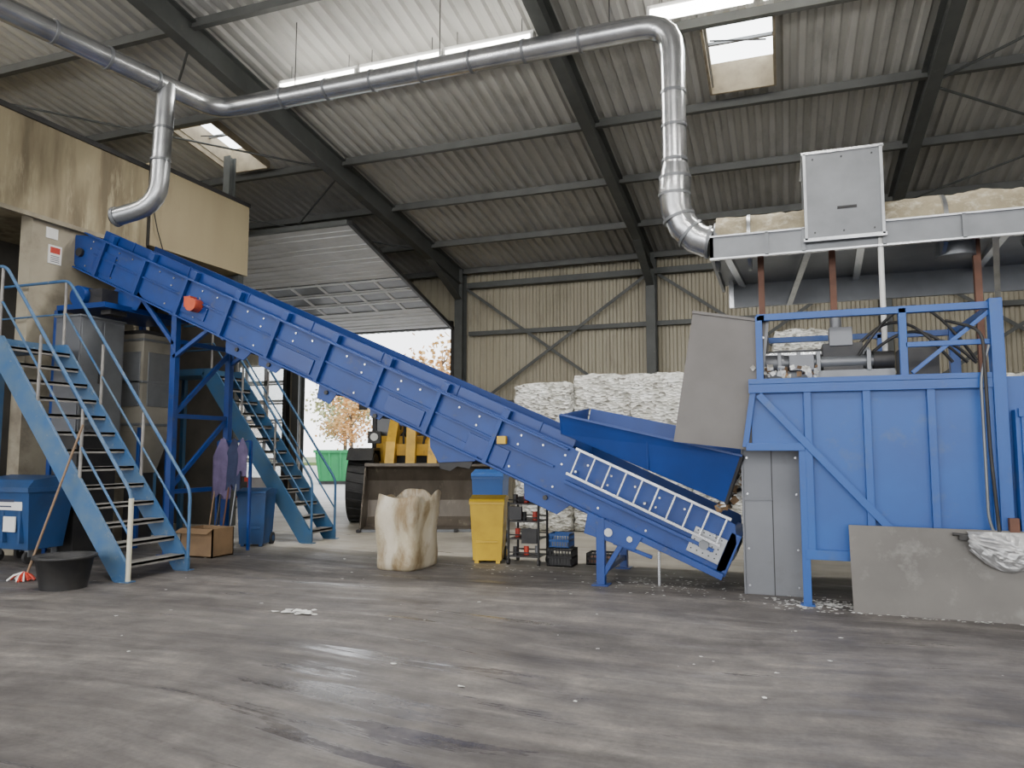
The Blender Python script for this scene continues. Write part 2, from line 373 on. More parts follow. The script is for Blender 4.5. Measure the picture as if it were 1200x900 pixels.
# ------------------------------------------------------------------ lamps
def strip(x0,x1,y,z,e):
    b=B('fluorescent_lamp')
    b.box(x0,x1,y-.06,y+.06,z+.05,z+.11,m_white); b.cyl((x0+.03,y-.045,z),(x1-.03,y-.045,z),.055,m_lamp,10); b.cyl((x0+.03,y+.07,z),(x1-.03,y+.07,z),.055,m_lamp,10)
    for x in (x0+.02,x1-.02): b.box(x-.02,x+.02,y-.1,y+.12,z-.055,z+.05,m_white)
    for x in (x0+.2,x1-.2): b.cyl((x,y,z+.09),(x,y,rz(y)-.18),.006,m_dark,6)
    o=b.done(origin=False)
    light('tube_light','AREA',((x0+x1)/2,y,z-.08),e,o,sx=x1-x0,sy=.15)
for x0,x1 in ((-7.8,-6.28),(-6.25,-4.77),(-4.74,-3.28),(-1.6,-.15),(-.1,1.4)): strip(x0,x1,10,7.68,90)
for x,y,z in ((-6,3,8.0),(0,3,8.0),(6,5,8.0),(-12,5,8.0)): strip(x-1.5,x+1.5,y,z,200)  # out-of-view strips added under the roof for extra light
for x,y in ((-15,-4),(-9,-5),(-3,-5.5),(3,-5),(9,-4)):  # unseen lamps added behind the camera to brighten roof and hall
    b=B('added_fill_lamp'); z=6.2
    b.cyl((x,y,z+.25),(x,y,z+.75),.25,m_galvd,20,r2=.1); b.cyl((x,y,z+.75),(x,y,rz(y)-.02),.015,m_dark,8); b.sphere((x,y,z+.1),.18,m_lamp,8)
    o=b.done(origin=False)
    light('fill_light','POINT',(x,y,z-.35),540,o,rad=.35)

# ------------------------------------------------------------------ ducts
b=B('ventilation_duct')
path=arc_path([(-9.65,2.2,7.1),(-8.5,9.3,7.1),(-1.18,9.3,7.1),(-1.18,9.3,5.1)],.42,5)
b.tube(path,.155,m_galv,20)
def rings(p,q,step,r):
    p=V(p);q=V(q);d=(q-p);n=int(d.length/step);d.normalize()
    for i in range(1,n+1):
        c=p+d*step*i; b.cyl(c-d*.018,c+d*.018,r,m_galvd,20)
rings((-9.5,3.0,7.1),(-8.56,8.9,7.1),.75,.166); rings((-8.0,9.3,7.1),(-1.7,9.3,7.1),.8,.166); rings((-1.18,9.3,6.6),(-1.18,9.3,5.2),.45,.166)
b.tube([(-1.18,9.3,5.2),(-1.18,9.3,5.0),(-1.19,9.3,4.85),(-1.17,9.3,4.6),(-1.08,9.3,4.38),(-.93,9.3,4.22),(-.76,9.3,4.14)],[.16,.2,.2,.19,.19,.19,.19],m_galv,20)
for c,d in (((-1.18,9.3,5.02),(0,0,1)),((-1.19,9.3,4.8),(0,0,1)),((-1.14,9.3,4.5),(.3,0,-1)),((-1.0,9.3,4.29),(.7,0,-.7)),((-.78,9.3,4.155),(1,0,-.2))):
    d=V(d).normalized(); c=V(c); b.cyl(c-d*.018,c+d*.018,.205,m_galvd,20)
bp=arc_path([(-8.62,8.35,7.1),(-8.64,8.3,5.22),(-9.3,8.15,5.06)],.36,5)
m_galv2=M('weathered_galvanised',(.42,.43,.44),(.28,.29,.30),4,.3,.7,.32,metal=.85)
b.tube(bp,.135,m_galv2,18,cap=False); 
rings((-8.62,8.35,6.9),(-8.64,8.3,5.6),.5,.146)
b.cyl((-9.26,8.16,5.07),(-9.31,8.15,5.06),.15,m_galvd,18); b.cyl((-9.31,8.15,5.06),(-9.315,8.15,5.06),.12,m_black,18)  # black disc paints the dark inside of the open duct end
for x in (-7,-4.5,-2): b.cyl((x,9.3,7.25),(x,9.3,rz(9.3)-.02),.008,m_dark,6); 
b.done(origin=False)

b=B('extraction_hood')
b.box(-.72,4.6,8.95,10.9,3.93,3.97,m_galvd)
b.box(-.74,4.6,8.93,8.96,3.84,4.10,m_galvd)
b.box(-.74,4.6,8.9,8.96,4.10,4.12,m_galv)
b.box(-.74,4.6,8.9,8.96,3.83,3.85,m_galv)
b.box(-.74,-.70,8.93,10.9,3.84,4.10,m_galvd)
for x in (-.1,.3,1.13,1.9,2.6,3.3): b.box(x-.02,x+.02,8.9,8.94,3.84,4.11,m_galvd)
N=90; vs=[];fs=[];seg=22
for i in range(N+1):
    x=-.68+5.2*i/N
    for k in range(seg+1):
        a=math.pi*k/seg
        rr=.29+.05*noise.noise(V((x*2.5,k*.35,3)))+.03*noise.noise(V((x*9,k*1.1,7)))
        vs.append((x,9.3-math.cos(a)*rr,4.08+math.sin(a)*(rr+.06)))
for i in range(N):
    for k in range(seg): fs.append((i*(seg+1)+k,i*(seg+1)+k+1,(i+1)*(seg+1)+k+1,(i+1)*(seg+1)+k))
b.add(vs,fs,m_dust,True)
b.cyl((-.70,9.3,4.08),(-.66,9.3,4.08),.3,m_galvd,24)
for x in (-.3,1.75,2.6,3.4): b.cyl((x-.02,9.3,4.1),(x+.02,9.3,4.1),.34,m_galv2,26)
b.box(.32,1.13,8.86,9.7,3.95,4.95,m_galvd); b.box(.30,1.15,8.84,8.87,3.93,3.97,m_galv); b.box(.30,1.15,8.84,9.72,4.94,4.97,m_galv); b.box(.66,.86,8.85,8.86,4.28,4.31,m_black)
for x in (.33,1.12): b.box(x-.015,x+.015,8.84,8.87,3.95,4.95,m_galv2)
for x in (.42,.72,1.03):
    for z in (4.03,4.88): b.cyl((x,8.86,z),(x,8.85,z),.01,m_dark,8)
for x in (-.55,.9,2.3): b.beam((x,9.0,3.9),(x+.1,10.8,3.9),.08,.08,m_galv)
b.beam((.35,9.0,3.88),(.15,10.8,3.6),.07,.05,m_galv); b.beam((2.2,9.0,3.9),(2.6,10.7,3.4),.06,.06,m_galv)
b.beam((-.6,10.6,3.93),(-.6,10.6,3.55),.06,.06,m_galv); b.box(-.65,4.5,10.85,10.92,3.6,3.95,m_galvd)
b.cyl((1.9,9.4,3.95),(1.9,9.4,3.75),.2,m_galvd,18)
for x in (-.18,.62,2.1): b.box(x-.035,x+.035,9.35,9.42,2.36,3.93,m_rust)
b.cyl((1.09,8.95,2.36),(1.09,8.95,3.93),.03,m_white,10)
b.done(origin=False)

# ------------------------------------------------------------------ baler
b=B('baling_press')
y0,y1=8.3,10.2
b.box(.22,5.2,y0+.04,y1,.50,2.30,m_blueB)
b.box(-.30,.22,y0+.04,y1,1.62,2.30,m_blueB)
b.box(-.32,2.0,y0-.03,y1,2.28,2.34,m_blueB)
b.box(-.32,2.0,y0-.03,y0+.04,2.19,2.29,m_blueB)
b.box(.2,2.0,y0-.02,y0+.04,.47,.57,m_blueB)
b.box(-.36,.22,y0-.02,y0+.04,1.58,1.66,m_blueB)
for x in (.26,.82,1.4,1.92): b.box(x-.035,x+.035,y0-.015,y0+.04,.5,2.25,m_blueB)
b.prism([(-.30,y0-.01,2.25),(-.24,y0-.01,2.25),(-.34,y0-.01,1.62),(-.40,y0-.01,1.62)],(0,.05,0),m_blueB)
b.beam((-.22,y0-.005,2.17),(1.15,y0-.005,.62),.06,.075,m_blueB)
b.box(1.93,2.04,y0-.05,y0+.08,.47,3.06,m_blueB); b.box(1.93,2.04,y1-.1,y1,.47,3.06,m_blueB)
for x in (.2,3.6):
    for y in (y0+.03,y1-.1): 
        b.box(x-.04,x+.04,y-.04,y+.04,0,1.6,m_blueB); b.box(x-.07,x+.07,y-.07,y+.07,0,.015,m_blueB)
for x in (-.2,1.18):
    b.box(x-.035,x+.035,y0,y0+.07,2.34,3.02,m_blueB)
for x in (-.2,1.18): b.box(x-.03,x+.03,y1-.07,y1,2.34,3.02,m_blueB)
b.box(-.22,2.05,y0,y0+.07,2.97,3.04,m_blueB); b.box(-.22,2.05,y1-.07,y1,2.97,3.04,m_blueB); b.box(1.2,2.0,y0,y0+.05,2.62,2.67,m_blueB)
b.box(-.2,-.14,y0,y1,2.97,3.03,m_blueB); b.box(1.96,2.02,y0,y1,2.97,3.03,m_blueB)
b.beam((1.25,y0+.03,2.36),(1.95,y0+.03,2.95),.04,.04,m_blueB)
b.box(-.15,1.15,8.7,9.6,2.34,2.45,m_galvd)
b.cyl((-.1,8.8,2.55),(1.1,8.8,2.55),.075,m_galvd,16); b.cyl((-.15,8.8,2.55),(.05,8.8,2.55),.1,m_steel,16); b.cyl((.95,8.8,2.55),(1.15,8.8,2.55),.1,m_dark,16)
b.cyl((-.2,9.1,2.68),(.8,9.1,2.68),.05,m_galv,14); b.box(-.2,1.1,9.2,9.3,2.45,2.62,m_steel); b.box(-.05,1.0,9.6,9.9,2.34,2.8,m_galvd)
b.box(.45,.85,8.75,9.2,2.45,2.75,m_dark); b.box(.52,.75,8.72,8.95,2.72,2.92,m_steel); b.cyl((.6,8.9,2.9),(.6,8.9,3.05),.06,m_steel)
b.box(.1,.35,8.6,8.75,2.45,2.62,m_steel); b.box(1.25,1.6,8.9,9.4,2.34,2.7,m_dark)
for x in (.0,.2,.4,.9): b.box(x-.02,x+.02,8.68,8.92,2.44,2.66,m_galvd)
for i,(xa,xb,h) in enumerate(((.8,1.9,3.15),(.7,1.7,3.0),(.9,1.85,2.9),(1.3,1.95,2.8))):
    pts=[(xa+(xb-xa)*t, 8.7+.08*i, 2.6+(h-2.6)*math.sin(math.pi*t)-.1*t) for t in [j/14 for j in range(15)]]
    b.tube(pts,.016,m_black,8)
b.tube(arc_path([(1.9,8.22,2.6),(1.82,8.22,2.3),(1.82,8.22,.9),(1.95,8.22,.6)],.12),.014,m_galvd,8)
b.tube(arc_path([(1.6,8.5,2.9),(1.85,8.2,2.75),(1.86,8.2,1.6),(1.9,8.2,.75)],.15),.016,m_black,8)
b.box(2.08,5.2,y0-.1,y0+.02,.62,1.97,m_blueB)
for x in (2.15,2.75,3.4): b.box(x-.03,x+.03,y0-.13,y0-.1,.62,1.97,m_blueB)
b.box(2.1,5.2,y0-.14,y0-.1,1.9,1.98,m_blueB); b.box(2.2,2.5,y0-.16,y0-.1,1.5,1.8,m_dark)
b.box(1.98,2.06,y0-.12,y0-.05,.5,.95,m_rust); b.box(2.3,2.34,y0-.15,y0-.1,.7,1.5,m_dark)
b.box(-.42,.17,8.75,10.1,.0,1.6,m_steel); b.box(-.125,-.115,8.745,8.75,.0,1.6,m_dark); b.box(-.42,-.12,8.73,8.75,1.03,1.05,m_steel)
b.box(-.44,-.42,8.73,10.1,0,1.6,m_steel)
for z in (.1,.5,1.1,1.5):
    for x in (-.38,.13): b.cyl((x,8.745,z),(x,8.735,z),.012,m_galv,8)
b.done(.006)

b=B('intake_hopper')
b.prism([(-.90,8.42,3.13),(-.12,8.42,2.98),(-.28,8.42,1.58),(-1.14,8.42,1.68)],(0,.02,0),m_plate)
b.prism([(-.90,10.1,3.13),(-.12,10.1,2.98),(-.28,10.1,1.64),(-1.10,10.1,1.70)],(0,.02,0),m_plate)
b.hexa([(-.30,8.44,1.64),(-.28,8.44,1.64),(-.28,10.1,1.64),(-.30,10.1,1.64)],[(-.14,8.44,2.95),(-.12,8.44,2.95),(-.12,10.1,2.95),(-.14,10.1,2.95)],m_plate)
b.beam((-.905,8.41,3.13),(-.12,8.41,2.98),.03,.03,m_plate); b.beam((-.11,8.41,2.98),(-.275,8.41,1.6),.03,.03,m_steel)
for i in range(5): b.cyl((-.16-.03*i,8.415,2.8-.25*i),(-.16-.03*i,8.40,2.8-.25*i),.013,m_galv,8)
b.done(origin=False)

b=B('leaning_steel_plate')
b.hexa([(.61,8.10,0),(3.6,8.10,0),(3.6,8.12,0),(.61,8.12,0)],[(.60,8.2,.84),(3.6,8.2,.82),(3.6,8.22,.82),(.60,8.22,.84)],m_frontp)
b.box(1.55,1.62,8.12,8.18,.74,.78,m_black); b.cyl((1.5,8.15,.79),(1.75,8.15,.77),.015,m_black,8)
b.done(origin=False)
b=B('crumpled_aluminium_sheet')
n=18; vs=[];fs=[]
for i in range(n+1):
    for j in range(n+1):
        u=i/n;w=j/n
        z=.82-.36*w*(.25+.75*math.sin(u*2.4+.3)); x=1.62+.62*u+.03*noise.noise(V((w*5,u*3,5)))
        y=8.165-.05*w-.04*abs(noise.noise(V((u*6,w*6,1))))-.06*math.sin(w*3.14)
        vs.append((x,y,z))
for i in range(n):
    for j in range(n): fs.append((i*(n+1)+j,(i+1)*(n+1)+j,(i+1)*(n+1)+j+1,i*(n+1)+j+1))
b.add(vs,fs,m_alu,False); b.done(origin=False)

# ------------------------------------------------------------------ conveyor
b=B('belt_conveyor')
ANG=math.atan(.4326); ca,sa=math.cos(ANG),math.sin(ANG)
HX,HZ=-10.74,4.845
def cp(s,n,y): return (HX+s*ca+n*sa,y,HZ-s*sa+n*ca)
def cbox(s0,s1,n0,n1,ya,yb,m):
    b.hexa([cp(s0,n0,ya),cp(s1,n0,ya),cp(s1,n0,yb),cp(s0,n0,yb)],[cp(s0,n1,ya),cp(s1,n1,ya),cp(s1,n1,yb),cp(s0,n1,yb)],m)
LL=11.1
YN,YFa=8.8,10.1
for ya,yb,sg in ((YN,YN+.02,-1),(YFa-.02,YFa,1)):
    b.prism([cp(.12,.30,ya),cp(8.9,.34,ya),cp(LL-.1,.30,ya),cp(LL,.1,ya),cp(LL,-.22,ya),cp(LL-.1,-.33,ya),cp(8.5,-.32,ya),cp(0,-.28,ya),cp(-.25,-.18,ya),cp(-.25,.2,ya)],(0,yb-ya,0),m_blue)
    fa,fb=(YN-.07,YN) if sg<0 else (YFa,YFa+.07)
    cbox(.0,8.9,.29,.315,fa,fb,m_blue); cbox(0,LL-.2,-.30,-.275,fa,fb,m_blue); cbox(.3,8.8,.02,.045,fa+.035 if sg<0 else fa,fb if sg<0 else fb-.035,m_blue)
    s=.5
    while s<8.8:
        cbox(s-.03,s+.03,-.28,.3,fa,fb,m_blue)
        if sg<0: cbox(s-.05,s+.05,.3,.44,fa+.1,fb+.12,m_blue)
        s+=.93
for ya in (8.93,9.95): cbox(.2,8.9,.25,.46,ya,ya+.015,m_blueD)
s=.9
while s<8.8: cbox(s,s+.02,.25,.47,8.915,8.945,m_blue); s+=1.25
for row in (.22,-.2,.1):
    s=.2
    while s<10.6:
        x,y,z=cp(s,row,YN); b.cyl((x,y,z),(x,y-.016,z),.014,m_galv,8); s+=.31 if row>.15 else .62
for s0,s1,n0,n1 in ((.35,.8,-.2,.15),(2.4,2.9,-.2,.0),(4.3,5.0,-.24,-.02),(6.3,6.9,-.24,-.02),(7.6,8.2,-.26,-.02)):
    cbox(s0,s1,n0,n1,YN-.025,YN,m_blueD)
cbox(.0,LL-.1,.12,.14,YN+.05,YFa-.05,m_belt); cbox(.0,LL-.1,-.2,-.185,YN+.05,YFa-.05,m_belt)
s=.3
while s<LL-.4: cbox(s,s+.03,.14,.2,YN+.12,YFa-.12,m_belt); s+=.55
for s in (-.02,LL-.12): b.cyl(cp(s,-.03,YN+.04),cp(s,-.03,YFa-.04),.165,m_dark,18)
s=.8
while s<LL-.5: b.cyl(cp(s,-.25,YN+.03),cp(s,-.25,YFa-.03),.04,m_galvd,10); cbox(s+.3,s+.36,-.33,-.27,YN,YFa,m_blue); s+=1.1
b.cyl(cp(0,-.03,YN-.05),cp(0,-.03,YN+.02),.07,m_dark,14)
b.prism([cp(1.0,-.28,YN),cp(1.6,-.28,YN),cp(1.55,-.5,YN),cp(1.2,-.55,YN),cp(.95,-.42,YN)],(0,.02,0),m_blue)
cx=cp(2.7,-.02,8.7); b.cyl((cx[0],8.62,cx[2]),(cx[0],8.8,cx[2]),.1,m_orange,16); b.box(cx[0]-.16,cx[0]-.04,8.66,8.8,cx[2]-.02,cx[2]+.14,m_orange)
for s0,w,d in ((3.4,.55,.2),(4.05,.5,.16),(5.2,.35,.22),(6.1,.25,.12),(8.5,.7,.22)):
    b.prism([cp(s0,-.27,YN-.01),cp(s0+w,-.27,YN-.01),cp(s0+w*.8,-.27-d,YN-.01),cp(s0+w*.15,-.27-d,YN-.01)],(0,.02,0),m_blue)
    b.prism([cp(s0,-.27,YFa-.01),cp(s0+w,-.27,YFa-.01),cp(s0+w*.8,-.27-d,YFa-.01),cp(s0+w*.15,-.27-d,YFa-.01)],(0,.02,0),m_blue)
    x,y,z=cp(s0+w*.5,-.36,YN-.02); b.cyl((x,8.76,z),(x,10.1,z),.03,m_dark,10)
b.prism([(-4.36,YN-.02,1.92),(-3.62,YN-.02,1.58),(-3.70,YN-.02,1.44),(-4.22,YN-.02,1.42),(-4.34,YN-.02,1.62)],(0,.02,0),m_blue)
b.prism([(-4.22,YN-.01,1.44),(-3.72,YN-.01,1.46),(-3.78,YN-.01,1.34),(-3.95,YN-.01,1.37),(-4.05,YN-.01,1.31),(-4.2,YN-.01,1.34)],(0,.02,0),m_black)
b.box(-4.2,-3.75,8.9,9.9,1.40,1.46,m_dark)
b.cyl((-3.3,8.76,1.72),(-3.3,8.8,1.72),.04,m_orange,10); b.box(-3.38,-3.26,8.72,8.78,1.66,1.76,m_yel)
for n0 in (.02,.34): b.beam(cp(9.0,n0+.02,8.68),cp(10.95,n0-.0,8.68),.03,.035,m_galv)
for i in range(10):
    s=9.06+i*.205; b.beam(cp(s,.03,8.68),cp(s,.35,8.68),.022,.022,m_galv,(0,1,0))
for s in (9.1,10.0,10.85): b.beam(cp(s,.1,8.68),cp(s,.1,8.8),.03,.03,m_galv)
b.prism([cp(9.0,-.05,8.72),cp(10.9,-.05,8.72),cp(10.9,-.09,8.72),cp(9.0,-.09,8.72)],(0,.06,0),m_blue)
cbox(10.62,11.0,-.20,.10,8.765,8.79,m_galv2)
for i in range(5):
    for j in range(5):
        x,y,z=cp(10.66+i*.07,-.15+j*.055,8.765); b.cyl((x,y,z),(x,y-.004,z),.009,m_dark,8)
x,y,z=cp(10.78,-.05,8.75); b.cyl((x,8.7,z),(x,8.8,z),.055,m_galvd,14)
cbox(9.7,11.1,-.33,-.26,8.7,8.8,m_blue); cbox(11.0,11.12,-.3,.2,YN,YFa,m_blue)
b.hexa([(-2.56,8.86,1.78),(-.62,8.86,.98),(-.62,8.88,.98),(-2.56,8.88,1.78)],[(-2.56,8.78,2.02),(-.42,8.70,1.52),(-.42,8.72,1.52),(-2.56,8.80,2.02)],m_blueD)
b.hexa([(-2.56,10.0,1.78),(-.62,10.0,.98),(-.62,10.02,.98),(-2.56,10.02,1.78)],[(-2.5,10.1,2.16),(-.42,10.15,1.72),(-.42,10.17,1.72),(-2.5,10.12,2.16)],m_blueD)
b.hexa([(-2.58,8.86,1.78),(-2.56,8.86,1.78),(-2.56,10.02,1.78),(-2.58,10.02,1.78)],[(-2.58,8.78,2.02),(-2.56,8.78,2.02),(-2.52,10.1,2.16),(-2.54,10.1,2.16)],m_blueD)
b.beam((-2.56,8.77,2.02),(-.42,8.69,1.52),.03,.03,m_blueD); b.beam((-1.5,8.77,1.76),(-1.5,8.84,1.36),.02,.03,m_blueD)
b.beam((-.42,8.69,1.52),(-.62,8.85,.97),.03,.04,m_dark)
for y in (8.72,10.05):
    x=-2.05; b.box(x-.05,x+.05,y-.05,y+.05,0,.78,m_blue); b.box(x-.1,x+.1,y-.1,y+.1,0,.015,m_blue)
b.beam((-2.05,8.72,.15),(-2.05,10.05,.15),.06,.06,m_blue)
b.beam((-2.05,8.72,.08),(-1.72,8.72,.62),.06,.06,m_blue); b.prism([(-2.2,8.68,.85),(-1.55,8.68,.58),(-1.65,8.68,.42),(-2.25,8.68,.6)],(0,.02,0),m_blue)
b.cyl((-1.95,8.66,.62),(-1.95,8.7,.62),.05,m_galv,12); b.cyl((-1.7,8.66,.55),(-1.7,8.7,.55),.035,m_galv,12)
b.beam((-1.4,8.9,0),(-1.4,8.9,.4),.03,.03,m_galv)
b.beam((-1.9,8.72,.5),(-1.45,8.72,.35),.04,.04,m_blue)
for y in (8.85,10.05):
    b.box(-8.79,-8.69,y-.05,y+.05,0,3.68,m_blue); b.box(-8.86,-8.62,y-.1,y+.1,0,.02,m_blue)
for z0,z1 in ((2.1,3.2),(1.0,2.1)):
    b.beam((-8.74,8.85,z0),(-8.74,10.05,z1),.05,.07,m_blue)
for z in (.95,2.1,3.25): b.beam((-8.74,8.85,z),(-8.74,10.05,z),.06,.07,m_blue)
b.beam((-8.74,8.83,3.0),(-8.1,8.83,3.38),.06,.06,m_blue); b.beam((-8.74,10.07,3.0),(-8.1,10.07,3.38),.06,.06,m_blue)
b.beam((-9.5,8.83,4.05),(-8.74,8.83,3.2),.06,.06,m_blue)
b.done(.004)

# ------------------------------------------------------------------ stairs
m_cream=M('cream_post',(.6,.58,.45),rough=.5)
def stair(name,x0,ya,yb,xtop,ztop,n,ms):
    b=B(name); dx=(xtop-x0)
    for y in (ya,yb):
        b.prism([(x0+.08,y-.02,0),(x0-.16,y-.02,0),(xtop-.16,y-.02,ztop-.02),(xtop-.1,y-.02,ztop+.12),(xtop+.12,y-.02,ztop+.12),(x0+.08,y-.02,.16)],(0,.04,0),ms)
        b.box(x0-.1,x0+.12,y-.06,y+.06,0,.012,ms)
        R=[(x0+.06,y,.1),(x0+.06,y,1.05),(xtop+.1,y,ztop+1.08),(xtop-1.3,y,ztop+1.08)]
        b.tube(arc_path(R,.12),.022,ms,10)
        b.tube([(x0+.05,y,.55),(xtop+.08,y,ztop+.58),(xtop-1.3,y,ztop+.58)],.015,ms,8)
        for k in (0.35,.68,1.0):
            x=x0+dx*k; z=ztop*k; b.cyl((x+.05,y,z),(x+.05,y,z+1.05),.02,m_tread,8)
    for i in range(n):
        z=ztop*(i+1)/n-.03; x=x0+dx*(i+.5)/n
        b.box(x-.13,x+.12,ya+.02,yb-.02,z-.02,z+.01,m_tread); b.box(x+.10,x+.12,ya+.02,yb-.02,z-.045,z+.012,m_tread)
    b.box(xtop-1.3,xtop-.1,ya-.02,yb+.02,ztop+.0,ztop+.12,ms)
    for y in (ya,yb): b.box(xtop-1.28,xtop-1.2,y-.03,y+.05,0,ztop,ms)
    return b
b=stair('metal_staircase',-7.5,6.94,7.89,-9.95,3.0,13,m_stair); b.cyl((-7.44,6.94,0),(-7.44,6.94,1.0),.03,m_cream,10); b.done()
b=stair('metal_staircase',-7.62,10.8,11.5,-9.85,2.95,13,m_teal); b.done()

# ------------------------------------------------------------------ sorting cabin (left)
b=B('sorting_cabin')
b.box(-17,-10.84,4.2,10.2,5.25,6.75,m_drip)
b.box(-17,-10.78,10.2,12.85,5.32,6.88,m_cab)
b.box(-10.8,-10.76,10.18,12.87,6.84,6.92,m_dark); b.box(-10.86,-10.8,4.2,10.2,6.72,6.8,m_dark)
b.box(-10.85,-10.80,4.2,10.2,5.18,5.25,m_conc)
b.box(-11.15,-10.9,8.05,10.4,0,5.25,m_conc)
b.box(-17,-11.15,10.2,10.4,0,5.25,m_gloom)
b.box(-17,-10.98,12.7,12.85,0,5.32,m_gloom)  # added dark sheet standing in for the dark machinery under the cabin
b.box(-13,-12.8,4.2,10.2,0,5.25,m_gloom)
b.box(-12.8,-12.6,5.0,8.0,.9,2.2,m_wood)
for y in (4.3,12.7):
    b.box(-10.98,-10.82,y-.08,y+.08,0,5.3,m_beam)
b.box(-10.84,-10.775,10.18,10.2,5.3,6.9,m_dark)
b.tube([(-10.74,10.25,6.9),(-10.74,10.25,5.9),(-10.7,10.3,5.6),(-10.76,10.5,5.3)],.01,m_black,6)
b.done(origin=False)
b=B('roof_support_post'); b.ibeam((-10.95,12.4,6.88),(-10.95,12.4,rz(12.4)-.02),.16,.2,m_beam); b.done(origin=False)
b=B('warning_sign')
b.box(-10.9,-10.885,8.33,8.56,4.55,4.85,m_white); b.box(-10.885,-10.882,8.36,8.53,4.72,4.82,m_red); 
for i in range(4): b.box(-10.885,-10.882,8.37,8.52,4.58+.03*i,4.59+.03*i,m_ink)
b.box(-10.9,-10.885,8.28,8.48,4.95,5.12,m_white)
b.done(origin=False)
b=B('control_cabinet')
b.box(-10.4,-9.9,8.15,8.95,1.8,3.6,m_steel); b.box(-9.9,-9.89,8.18,8.53,1.85,3.56,m_galvd); b.box(-9.9,-9.89,8.57,8.92,1.85,3.56,m_galvd)
b.box(-9.89,-9.87,8.49,8.51,2.6,2.8,m_black); b.box(-10.4,-9.9,8.2,8.9,0,1.8,m_dark); b.box(-10.42,-9.88,8.13,8.97,3.6,3.63,m_galvd)
b.done(.008)
b=B('discharge_chute_housing')
b.box(-10.5,-9.85,9.3,9.95,1.9,3.55,m_chute)
b.hexa([(-10.35,9.45,1.2),(-10.0,9.45,1.2),(-10.0,9.8,1.2),(-10.35,9.8,1.2)],[(-10.5,9.3,1.9),(-9.85,9.3,1.9),(-9.85,9.95,1.9),(-10.5,9.95,1.9)],m_chute)
b.box(-9.87,-9.835,9.4,9.85,2.3,3.2,m_galvd); b.box(-10.4,-9.9,9.28,9.31,2.3,3.2,m_galvd); b.box(-10.52,-9.83,9.28,9.97,3.5,3.56,m_dark)
for z in (2.0,2.7,3.4): b.box(-10.52,-9.83,9.28,9.97,z-.02,z+.02,m_galvd)
b.box(-10.33,-10.02,9.47,9.78,.0,1.2,m_dark)
for x in (-10.48,-9.88):
    for y in (9.32,9.92): b.box(x-.03,x+.03,y-.03,y+.03,0,1.95,m_blue)
b.done(.006)
b=B('drive_unit')
b.box(-10.6,-9.6,8.3,10.0,3.75,3.83,m_blueD); b.box(-10.5,-9.9,8.5,9.6,3.83,4.1,m_dark); b.cyl((-10.3,8.4,3.99),(-10.3,9.2,3.99),.16,m_blueD,16)
b.box(-9.9,-9.7,8.5,8.8,3.68,3.76,m_dark)
for y in (8.35,9.98): b.box(-10.66,-10.58,y-.04,y+.04,0,3.76,m_blue)
b.done()

# ------------------------------------------------------------------ wheel loader
mx=Matrix.Translation((-6.82,13.75,0))@Matrix.Rotation(math.radians(22),4,'Z')
b=B('wheel_loader',mx)
W=1.28
prof=[(-.75,.03),(-.1,.05),(.10,.22),(.16,.55),(.10,.95),(-.02,1.18),(-.14,1.28)]
k=len(prof)
for dy,dz in ((0,0),(.04,-.02)):
    vs=[]
    for x in (-W,W): vs+=[(x,y+dy,z+dz) for y,z in prof]
    b.add(vs,[(i,i+1,k+i+1,k+i) for i in range(k-1)],m_bucket)
for x in (-W,W-.03): b.prism([(x,y,z) for y,z in prof],(.03,0,0),m_bucket)
b.box(-W-.02,W+.02,-.85,-.70,.0,.05,m_galvd); b.box(-W,W,-.2,-.10,1.24,1.31,m_bucket)
for x in (-1.25,-.6,0,.6,1.25): b.box(x-.04,x+.04,-.98,-.75,.01,.06,m_dark)
bx=-.75; cx_=-.42
for x in (-.45+cx_,.45+cx_):
    b.prism([(x-.1,.15,.35),(x-.1,.15,.85),(x-.1,.7,1.75),(x-.1,1.5,2.4),(x-.1,2.2,2.4),(x-.1,2.2,2.0),(x-.1,1.5,1.9),(x-.1,1.0,1.4),(x-.1,.4,.3)],(.2,0,0),m_yelL)
    b.cyl((x,.6,1.1),(x,1.9,1.2),.06,m_galv,12); b.cyl((x,1.1,1.14),(x,1.9,1.2),.1,m_yelL,12)
    b.cyl((x-.12,1.55,2.14),(x+.12,1.55,2.14),.12,m_dark,14); b.cyl((x-.12,.5,1.2),(x+.12,.5,1.2),.07,m_dark,14)
b.box(-.5+cx_,.5+cx_,.85,1.0,1.45,1.7,m_yelL); b.prism([(-.1+cx_,.3,1.1),(-.1+cx_,.55,2.1),(-.1+cx_,.8,2.1),(-.1+cx_,.65,1.05)],(.2,0,0),m_yelL)
b.cyl((cx_,.7,2.0),(cx_,2.1,2.0),.09,m_yelL,12); b.cyl((cx_,.1,1.0),(cx_,.6,1.2),.05,m_galv)
b.tube([(cx_-.2,1.0,1.6),(cx_-.25,1.3,1.95),(cx_-.2,1.8,1.85)],.025,m_black,8); b.tube([(cx_+.2,1.0,1.6),(cx_+.25,1.3,2.0),(cx_+.2,1.8,1.85)],.025,m_black,8)
b.box(-.5+cx_,.5+cx_,1.1,2.2,.6,1.5,m_dark); b.box(-.8+cx_,.8+cx_,2.0,2.3,1.3,1.75,m_yelL)
for x in (-.98+cx_,.98+cx_): 
    b.box(x-.15,x+.15,1.85,2.0,1.72,2.0,m_dark); b.cyl((x,1.85,1.87),(x,1.83,1.87),.09,m_white,12)
